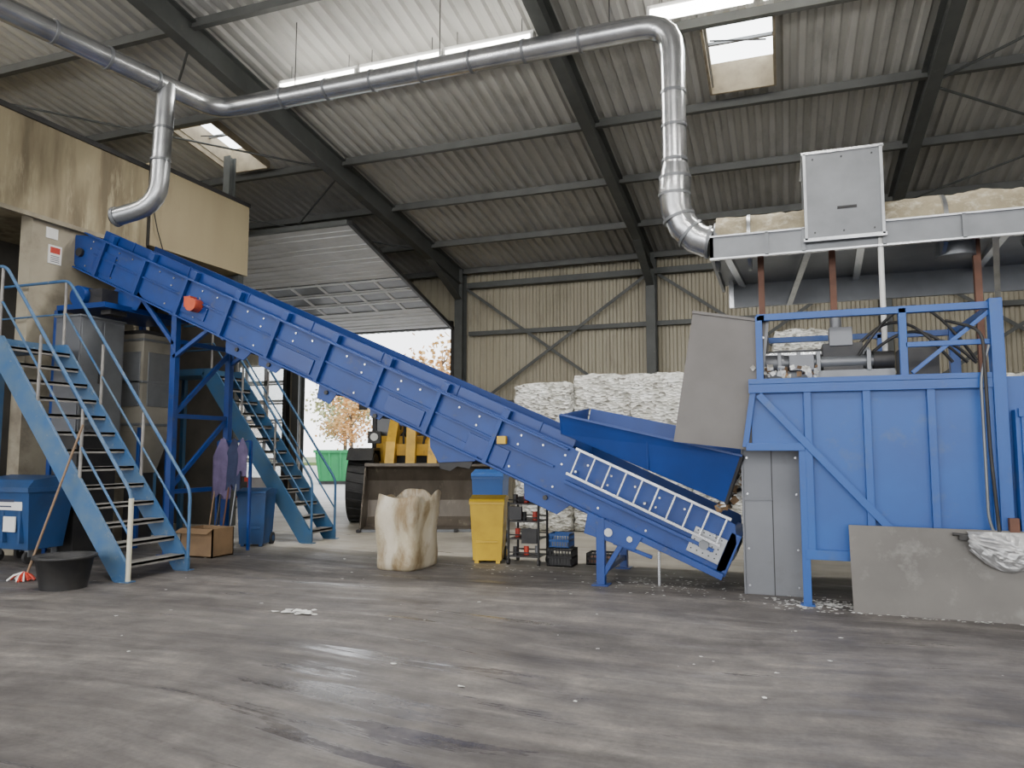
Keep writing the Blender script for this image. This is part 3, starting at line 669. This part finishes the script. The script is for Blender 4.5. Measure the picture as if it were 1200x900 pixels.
for x0_ in (-1.12,1.12):
    for y,ox in ((1.35,cx_),(4.2,bx)):
        x=x0_+ox
        b.cyl((x-.27,y,.74),(x+.27,y,.74),.74,m_black,28); sx_=1 if x0_>0 else -1
        b.cyl((x+.23*sx_,y,.74),(x+.29*sx_,y,.74),.33,m_yelL,20)
        for q_ in range(22):
            a=q_/22*2*math.pi
            b.beam((x-.25,y+math.cos(a)*.74,.74+math.sin(a)*.74),(x+.25,y+math.cos(a+.12)*.74,.74+math.sin(a+.12)*.74),.07,.05,m_black,(0,math.cos(a),math.sin(a)))
    x=x0_+cx_
    b.prism([(x-.28,.7,1.35),(x-.28,.95,1.62),(x-.28,1.85,1.62),(x-.28,2.05,1.3),(x-.28,1.8,1.56),(x-.28,1.0,1.56)],(.56,0,0),m_dark)
b.cyl((-1.4,1.35,.74),(.7,1.35,.74),.12,m_dark); b.cyl((-1.7,4.2,.74),(.3,4.2,.74),.12,m_dark)
X=lambda x:x+bx
b.box(X(-.4),X(.6),2.2,5.4,.6,1.2,m_dark); b.box(X(-.75),X(.75),3.7,5.6,1.1,2.1,m_yelL); b.box(X(-.76),X(.76),5.2,5.62,1.0,1.7,m_dark)
for x in (-.72,.72):
    for y in (2.35,3.65): b.box(X(x)-.05,X(x)+.05,y-.05,y+.05,1.2,3.2,m_dark)
b.box(X(-.72),X(.72),2.33,3.66,1.2,1.9,m_yelL); b.box(X(-.69),X(.69),2.37,3.62,1.9,3.12,m_glass); b.box(X(-.82),X(.82),2.15,3.75,3.15,3.28,m_yelL)
for x in (-.95,.95): b.beam((X(x*.8),2.3,2.9),(X(x),2.1,2.85),.03,.03,m_black); b.box(X(x)-.1,X(x)+.1,2.05,2.1,2.5,2.9,m_black)
b.done(.008)

# ------------------------------------------------------------------ bales
def bale(b,x,y,z,sx,sy,sz,seed,n=9):
    vs={};V_=[];F=[]
    def vid(i,j,k):
        if (i,j,k) not in vs:
            p=V(((i/n-.5),(j/n-.5),(k/n-.5)))
            q=p.copy(); ed=sum(1 for t in p if abs(t)>.49)
            if ed>=2: q*=.955
            q=V((q.x*sx,q.y*sy,q.z*sz))
            nn=noise.noise_vector(p*5+V((seed*3.1,seed,0)))*.05+noise.noise_vector(p*14+V((seed,0,seed)))*.04
            q+=nn; vs[(i,j,k)]=len(V_); V_.append(V((x,y,max(z,0)+sz/2))+q)
            if V_[-1].z<0.0: V_[-1].z=0.0
        return vs[(i,j,k)]
    for a in range(n):
        for c in range(n):
            for (o,s) in ((0,0),(n,1)):
                for ax in range(3):
                    def g(i,j):
                        t=[0,0,0]; t[ax]=o; t[(ax+1)%3]=i; t[(ax+2)%3]=j; return vid(*t)
                    f=[g(a,c),g(a+1,c),g(a+1,c+1),g(a,c+1)]
                    F.append(f if s else f[::-1])
    b.add(V_,F,m_bale,True)
def stack(name,x0,nx,y,ny,heights,sx=1.12,sz=1.0,sy=1.1):
    b=B(name); sd=random.random()*50
    for i in range(nx):
        for j in range(ny):
            h=heights[i%len(heights)]
            for k in range(h):
                sd+=1.7
                bale(b,x0+sx*(i+.5)+random.uniform(-.02,.02),y+sy*(j+.5)+random.uniform(-.05,.05),k*sz,sx*1.02,sy*.98,sz*1.01,sd)
    b.done()
stack('paper_bale_stack',-5.0,1,13.9,1,[3],1.15,.96)
stack('paper_bale_stack',-3.82,5,14.0,1,[3],1.13,1.01)
stack('paper_bale_stack',-.1,1,15.4,1,[4],1.1,.98)
stack('paper_bale_stack',3.1,3,13.6,1,[3],1.15,.94)

# ------------------------------------------------------------------ bins etc
def wheelie(name,x,y,w,d,h,rot,m):
    b=B(name,Matrix.Translation((x,y,0))@Matrix.Rotation(math.radians(rot),4,'Z'))
    t=.8
    b.hexa([(-w/2*t,-d/2*t,.04),(w/2*t,-d/2*t,.04),(w/2*t,d/2*t,.04),(-w/2*t,d/2*t,.04)],[(-w/2*.97,-d/2*.97,h*.9),(w/2*.97,-d/2*.97,h*.9),(w/2*.97,d/2*.97,h*.9),(-w/2*.97,d/2*.97,h*.9)],m)
    b.box(-w/2,w/2,-d/2,d/2,h*.87,h*.91,m)
    b.prism([(-w/2,-d/2-.02,h*.91),(-w/2,-d/2,h*.95),(-w/2,0,h),(-w/2,d/2,h*.97),(-w/2,d/2+.03,h*.91)],(w,0,0),m)
    b.cyl((-w*.38,d/2+.06,h*.93),(w*.38,d/2+.06,h*.93),.017,m,10)
    for s in (-1,1):
        b.box(s*w*.36-.02,s*w*.36+.02,d/2-.02,d/2+.08,h*.9,h*.95,m)
        b.cyl((s*w*.36,d*.36,.1),(s*(w*.36+.05),d*.36,.1),.1,m_black,16); b.cyl((s*(w*.36+.05),d*.36,.1),(s*(w*.36+.056),d*.36,.1),.05,m,12)
        b.box(s*w*.3-.03,s*w*.3+.03,-d*.38,-d*.3,0,.05,m)
    b.box(-w*.3,w*.3,-d/2*.93,-d/2*.9,h*.3,h*.34,m)
    b.done(.01)
wheelie('yellow_wheelie_bin',-3.98,9.98,.5,.52,.94,14,m_yel)
wheelie('blue_wheelie_bin',-4.72,11.9,.55,.6,1.25,10,m_crateb)
wheelie('blue_wheelie_bin',-8.3,10.3,.5,.5,.95,18,m_binb)
b=B('blue_waste_container')
x0,x1,ya,yb=-10.75,-9.72,7.35,8.05
b.hexa([(x0+.12,ya+.12,.2),(x1-.12,ya+.12,.2),(x1-.12,yb-.05,.2),(x0+.12,yb-.05,.2)],[(x0,ya,1.0),(x1,ya,1.0),(x1,yb,1.0),(x0,yb,1.0)],m_binb)
b.box(x0-.03,x1+.03,ya-.04,yb+.03,1.0,1.07,m_binb)
b.prism([(x0-.02,ya-.03,1.07),(x0-.02,ya+.05,1.17),(x0-.02,yb-.2,1.22),(x0-.02,yb+.02,1.15),(x0-.02,yb+.02,1.07)],(x1-x0+.04,0,0),m_binb)
for x in (x0+.2,x0+.5,x1-.2):
    b.box(x-.02,x+.02,ya+.03,ya+.1,.3,1.0,m_binb)
b.box(x0+.35,x1-.15,ya+.02,ya+.03,.75,.95,m_white); b.box(x0+.40,x1-.3,ya+.015,ya+.02,.86,.9,m_ink); b.box(x0+.40,x1-.35,ya+.015,ya+.02,.79,.81,m_ink)
b.box(x0+.5,x0+.75,ya+.03,ya+.05,.45,.66,m_white)
for x in (x0+.2,x1-.2):
    for y in (ya+.2,yb-.15): b.cyl((x-.025,y,.09),(x+.025,y,.09),.09,m_black,14); b.box(x-.04,x+.04,y-.04,y+.04,.1,.22,m_galvd)
b.done(.012)
b=B('bulk_bag_container',Matrix.Translation((-4.83,9.1,0))@Matrix.Rotation(math.radians(-2),4,'Z'))
NS=48
def ring(r,z,wob,sd):
    out=[]
    for i in range(NS):
        a=2*math.pi*i/NS; e=5
        cx=math.cos(a);sy=math.sin(a); q=(abs(cx)**e+abs(sy)**e)**(-1/e)
        rr=r*q*(1+wob*noise.noise(V((cx*1.8,sy*1.8,z*2.2+sd)))+.05*noise.noise(V((cx*5,sy*5,z*4+sd)))); out.append((cx*rr*.88+.05*z*z,sy*rr*1.05,z))
    return out
zs=[0,.03,.10,.2,.3,.4,.5,.6,.7,.8,.88,.97]
R=[.31,.34,.355,.362,.36,.353,.35,.355,.365,.37,.373,.378]
def topw(rg,z): return [(x,y,z+.16*noise.noise(V((x*3.5,y*3.5,2)))*(z-.8)/.2) for x,y,z in rg] if z>.82 else rg
vs=[]
for z,r in zip(zs,R): vs+=topw(ring(r,z,.13,1),z)
vi=[]
for z,r in list(zip(zs,R))[::-1]: vi+=topw(ring(r-.02,z+(.02 if z<.1 else 0),.13,1),z)
allv=vs+vi; k=len(zs)*2
b.add(allv,[(i*NS+j,i*NS+(j+1)%NS,(i+1)*NS+(j+1)%NS,(i+1)*NS+j) for i in range(k-1) for j in range(NS)]+[list(range(NS))[::-1],[(k-1)*NS+i for i in range(NS)]],m_dirtyw,True)
b.done()
b=B('tool_trolley')
x0,x1,ya,yb=-3.62,-3.18,9.8,10.2
for x in (x0,x1):
    for y in (ya,yb): b.cyl((x,y,.06),(x,y,.86),.018,m_black,8); b.cyl((x-.015,y,.045),(x+.015,y,.045),.045,m_black,12)
for z in (.12,.36,.6,.84):
    b.box(x0,x1,ya,yb,z-.015,z,m_dark)
    for y in (ya,yb): b.cyl((x0,y,z+.05),(x1,y,z+.05),.01,m_black,6)
for i in range(12):
    z=(.12,.36,.6,.84)[i%4]; x=x0+.07+(i//4)*.13; b.cyl((x,ya+.1+.09*(i%3),z),(x,ya+.1+.09*(i%3),z+.12),.035,(m_dark,m_red,m_galvd)[(i*7)%3],10)
b.box(x0+.05,x0+.3,ya+.22,ya+.38,.84,.92,m_dark); b.box(x0+.02,x0+.2,ya-.03,ya+.02,.62,.8,m_dark); b.box(x0+.2,x1-.02,ya-.02,ya+.02,.3,.5,m_black)
b.done()
def crate(name,x,y,z,w,d,h,m,fill=None):
    b=B(name)
    b.box(x,x+w,y,y+d,z,z+.015,m)
    for zz in (z+.0,z+h*.45,z+h-.03):
        for (a,c,e,g) in ((x,x+w,y,y+.012),(x,x+w,y+d-.012,y+d),(x,x+.012,y,y+d),(x+w-.012,x+w,y,y+d)): b.box(a,c,e,g,zz,zz+.03,m)
    k=8
    for i in range(k+1):
        xx=x+(w-.012)*i/k; b.box(xx,xx+.012,y,y+.01,z,z+h,m); b.box(xx,xx+.012,y+d-.01,y+d,z,z+h,m)
        yy=y+(d-.012)*i/k; b.box(x,x+.01,yy,yy+.012,z,z+h,m); b.box(x+w-.01,x+w,yy,yy+.012,z,z+h,m)
    if fill: b.box(x+.03,x+w-.03,y+.03,y+d-.03,z+.02,z+h*.6,fill)
    b.done()
crate('plastic_crate',-3.08,9.85,0,.36,.3,.24,m_black,m_dark); crate('plastic_crate',-3.06,9.87,.24,.3,.26,.2,m_crateb,m_steel)
crate('plastic_crate',-2.6,10.15,0,.4,.3,.16,m_black,m_rust)
b=B('black_rubber_tub'); c=(-7.85,6.42)
def rg(r,z): return [(c[0]+math.cos(2*math.pi*i/28)*r,c[1]+math.sin(2*math.pi*i/28)*r,z) for i in range(28)]
prof=[(.24,0),(.30,.34),(.335,.345),(.335,.375),(.30,.375),(.27,.34),(.22,.03)]
vs=sum([rg(r,z) for r,z in prof],[])
b.add(vs,[(i*28+j,i*28+(j+1)%28,(i+1)*28+(j+1)%28,(i+1)*28+j) for i in range(len(prof)-1) for j in range(28)],m_black,True)
b.add(vs[:28],[list(range(28))[::-1]],m_black); b.add(vs[-28:],[list(range(28))],m_black); b.done()
b=B('floor_mop'); b.cyl((-8.72,6.62,.06),(-8.2,6.86,1.9),.014,m_wood,10)
for i in range(40):
    a=random.uniform(0,6.28); r=random.uniform(.05,.17)
    b.tube([(-8.74,6.6,.1),(-8.74+r*.6*math.cos(a),6.6+r*.6*math.sin(a),.07),(-8.74+r*math.cos(a),6.6+r*math.sin(a),.012)],.012,m_white if i%2 else m_red,6)
b.done()
b=B('cardboard_box')
b.box(-8.5,-7.9,8.85,9.3,0,.02,m_card)
for (a,c_,e,g) in ((-8.5,-7.9,8.85,8.87),(-8.5,-7.9,9.28,9.3),(-8.5,-8.48,8.85,9.3),(-7.92,-7.9,8.85,9.3)): b.box(a,c_,e,g,0,.42,m_card)
b.hexa([(-8.5,8.85,.42),(-7.9,8.85,.42),(-7.9,8.86,.42),(-8.5,8.86,.42)],[(-8.5,8.72,.36),(-7.9,8.72,.36),(-7.9,8.73,.36),(-8.5,8.73,.36)],m_card)
b.box(-8.46,-7.95,8.9,9.25,.02,.3,m_dark)
b.done()
b=B('broom_rack')
for i,(x,mh) in enumerate(((-8.55,m_wood),(-8.42,m_dark),(-8.28,m_rust),(-8.14,m_galvd))):
    b.cyl((x,9.45,.1),(x-.04,9.75,1.65),.013,mh,8); b.box(x-.06,x+.06,9.38,9.5,0,.12,m_black)
b.beam((-8.64,9.75,1.72),(-8.0,9.75,1.72),.03,.03,m_blue); b.box(-8.02,-7.98,9.73,9.77,0,1.72,m_blue); b.box(-8.66,-8.62,9.73,9.77,0,1.72,m_blue)
for hx,hw,ln,mt in ((-8.46,.17,.92,m_purple),(-8.24,.13,.78,m_navy),(-8.08,.09,.55,m_purple)):
    n=16; m_=24; vs=[];fs=[]
    for j in range(n+1):
        w=j/n; wd=hw*(.25+.75*min(1,w*3.2))*(1+.12*math.sin(w*5))
        for i in range(m_):
            a=2*math.pi*i/m_; fold=1+.28*math.sin(a*5+w*2)*w+.1*noise.noise(V((a,w*4,hx)))
            vs.append((hx+math.cos(a)*wd*fold,9.64+math.sin(a)*wd*.35*fold,1.76-ln*w+(.05*math.sin(a*3) if j==n else 0)))
    for j in range(n):
        for i in range(m_): fs.append((j*m_+i,j*m_+(i+1)%m_,(j+1)*m_+(i+1)%m_,(j+1)*m_+i))
    b.add(vs,fs,mt,True); b.add(vs[:m_],[list(range(m_))],mt)
    b.tube([(hx,9.75,1.74),(hx,9.68,1.72),(hx,9.64,1.78)],.008,m_galv,6)
b.done()

# ------------------------------------------------------------------ forklift, container, trees
b=B('forklift',Matrix.Translation((-15.0,17.0,0))@Matrix.Rotation(math.radians(60),4,'Z'))
b.box(-.5,.5,-.9,.9,.25,.8,m_red); b.prism([(-.5,.3,.8),(-.5,.9,.8),(-.5,.9,1.15),(-.5,.5,1.15)],(1,0,0),m_red)
for x in (-.48,.48):
    for y in (-.6,.65): b.cyl((x-.08,y,.27),(x+.08,y,.27),.27,m_black,18); b.cyl((x-.09,y,.27),(x+.09,y,.27),.12,m_white,12)
for x in (-.45,.45):
    b.beam((x,-.75,.8),(x,-.55,2.0),.05,.06,m_dark); b.beam((x,.8,1.1),(x,.5,2.0),.05,.06,m_dark); b.beam((x*.6,-1.0,.1),(x*.6,-1.0,2.1),.08,.1,m_dark); b.box(x*.6-.06,x*.6+.06,-2.0,-1.0,.05,.1,m_dark)
b.box(-.5,.5,-.6,.55,2.0,2.06,m_dark); b.box(-.25,.25,.0,.45,.8,.95,m_black); b.box(-.25,.25,.4,.5,.9,1.4,m_black); b.beam((0,-.5,.8),(0,-.3,1.2),.03,.03,m_black)
b.box(-.4,.4,-1.06,-1.0,.3,.7,m_dark)
b.done()
b=B('green_skip_container',Matrix.Translation((-19.0,30,0))@Matrix.Rotation(math.radians(25),4,'Z'))
b.hexa([(-1.2,-1,.15),(1.2,-1,.15),(1.2,1,.15),(-1.2,1,.15)],[(-1.4,-1.1,1.5),(1.4,-1.1,1.5),(1.4,1.1,1.5),(-1.4,1.1,1.5)],m_green)
for i in range(6): x=-1.15+i*.46; b.beam((x,-1.03,.2),(x*1.1,-1.14,1.5),.08,.05,m_green)
b.box(-1.45,1.45,-1.18,-1.08,1.42,1.55,m_green); b.box(-1.2,1.2,-1,-.9,0,.15,m_dark); b.box(-1.2,1.2,.9,1,0,.15,m_dark)
b.done()
def tree(x,y,h,m,nl=1400,sd=0):
    b=B('autumn_tree'); rnd=random.Random(sd)
    b.tube([(x,y,0),(x+.1,y,h*.3),(x,y+.1,h*.6),(x+.1,y,h*.9)],[h*.022,h*.016,h*.01,h*.003],m_bark,8)
    ends=[]
    for i in range(22):
        z=h*rnd.uniform(.25,.8); a=rnd.uniform(0,6.28); L=h*rnd.uniform(.15,.3)*(1.1-z/h*.6)
        e=V((x+math.cos(a)*L,y+math.sin(a)*L,z+L*.7)); b.tube([(x,y,z),(x+math.cos(a)*L*.5,y+math.sin(a)*L*.5,z+L*.25),e],[h*.006,h*.004,h*.002],m_bark,5); ends.append(e)
    for i in range(nl):
        e=rnd.choice(ends); p=e+V((rnd.gauss(0,1),rnd.gauss(0,1),rnd.gauss(0,.8)))*h*.07
        s=h*.018; d1=V((rnd.uniform(-1,1),rnd.uniform(-1,1),rnd.uniform(-1,1))).normalized()*s; d2=d1.cross(V((rnd.uniform(-1,1),rnd.uniform(-1,1),1))).normalized()*s
        b.add([p-d1,p-d2,p+d1,p+d2],[(0,1,2,3)],m)
    b.done()
tree(-24.0,38,5.5,m_leafo,sd=1); tree(-27,42,7,m_leafg,sd=2); tree(-21,44,9,m_leafo,1000,3); tree(-18,46,9.5,m_leafo,600,4); tree(-31,38,5,m_leafo,sd=5); tree(-25,46,8,m_leafg,sd=6); tree(-36,42,8,m_leafg,sd=7)

# ------------------------------------------------------------------ litter
b=B('paper_scraps')
rnd=random.Random(11)
def scrap(x,y,s,z=.004):
    a=rnd.uniform(0,3.14); n=rnd.choice((4,5,6))
    b.add([(x+math.cos(a+k*6.28/n)*s*rnd.uniform(.5,1.2),y+math.sin(a+k*6.28/n)*s*rnd.uniform(.4,1),z+rnd.uniform(0,s*.2)) for k in range(n)],[list(range(n))],m_white)
for i in range(70): scrap(rnd.uniform(-8,3),rnd.uniform(4.5,9.5),rnd.uniform(.008,.03))
for i in range(300): scrap(rnd.gauss(.40,.30),rnd.gauss(8.4,.16),rnd.uniform(.01,.035))
for i in range(160): scrap(rnd.gauss(-1.2,.5),rnd.gauss(9.0,.3),rnd.uniform(.008,.028))
for i in range(40): scrap(rnd.gauss(-3.3,.5),rnd.gauss(9.4,.2),rnd.uniform(.01,.03))
for i in range(60): scrap(rnd.gauss(1.5,.6),8.0+abs(rnd.gauss(0,.05)),rnd.uniform(.008,.02))
for i in range(22): scrap(-4.5+rnd.gauss(0,.14),6.25+rnd.gauss(0,.06),rnd.uniform(.03,.08))
b.done(origin=False)
b=B('paper_waste_heap')
for i in range(380):
    x=rnd.uniform(-.75,-.36); y=rnd.uniform(8.9,9.9); z=1.05+ (x+.75)*.9+rnd.uniform(-.25,.1); s=rnd.uniform(.02,.06)
    d1=V((rnd.uniform(-1,1),rnd.uniform(-1,1),rnd.uniform(-1,1))).normalized()*s; d2=d1.cross(V((rnd.uniform(-1,1),1,rnd.uniform(-1,1)))).normalized()*s
    p=V((x,y,z)); b.add([p-d1,p-d2,p+d1,p+d2],[(0,1,2,3)],rnd.choice((m_white,m_bale,m_card,m_dark)))
for i in range(160):
    x=rnd.uniform(-.28,.4); y=rnd.uniform(8.35,9.3); z=2.38+rnd.uniform(0,.1); s=rnd.uniform(.02,.05)
    d1=V((rnd.uniform(-1,1),rnd.uniform(-1,1),rnd.uniform(-1,1))).normalized()*s; d2=d1.cross(V((rnd.uniform(-1,1),1,rnd.uniform(-1,1)))).normalized()*s
    p=V((x,y,z)); b.add([p-d1,p-d2,p+d1,p+d2],[(0,1,2,3)],rnd.choice((m_white,m_bale,m_card)))
b.done(origin=False)

# ------------------------------------------------------------------ world, camera
w=bpy.data.worlds.new('overcast_sky'); bpy.context.scene.world=w; w.use_nodes=True
nt=w.node_tree; bg=nt.nodes['Background']
tc=nt.nodes.new('ShaderNodeTexCoord'); sp=nt.nodes.new('ShaderNodeSeparateXYZ'); nt.links.new(tc.outputs['Generated'],sp.inputs[0])
r=ramp(nt,sp.outputs['Z'],[(0.0,(.95,.95,.96)),(.5,(.88,.92,1.0))]); nt.links.new(r,bg.inputs[0]); bg.inputs[1].default_value=4.5

cam=bpy.data.cameras.new('camera'); cam.sensor_width=36; cam.lens=36*867/1200; cam.clip_end=300
co=bpy.data.objects.new('camera',cam); COL.objects.link(co)
co.location=(0,0,1.6); co.rotation_euler=(math.radians(95),0,math.radians(20)); bpy.context.scene.camera=co
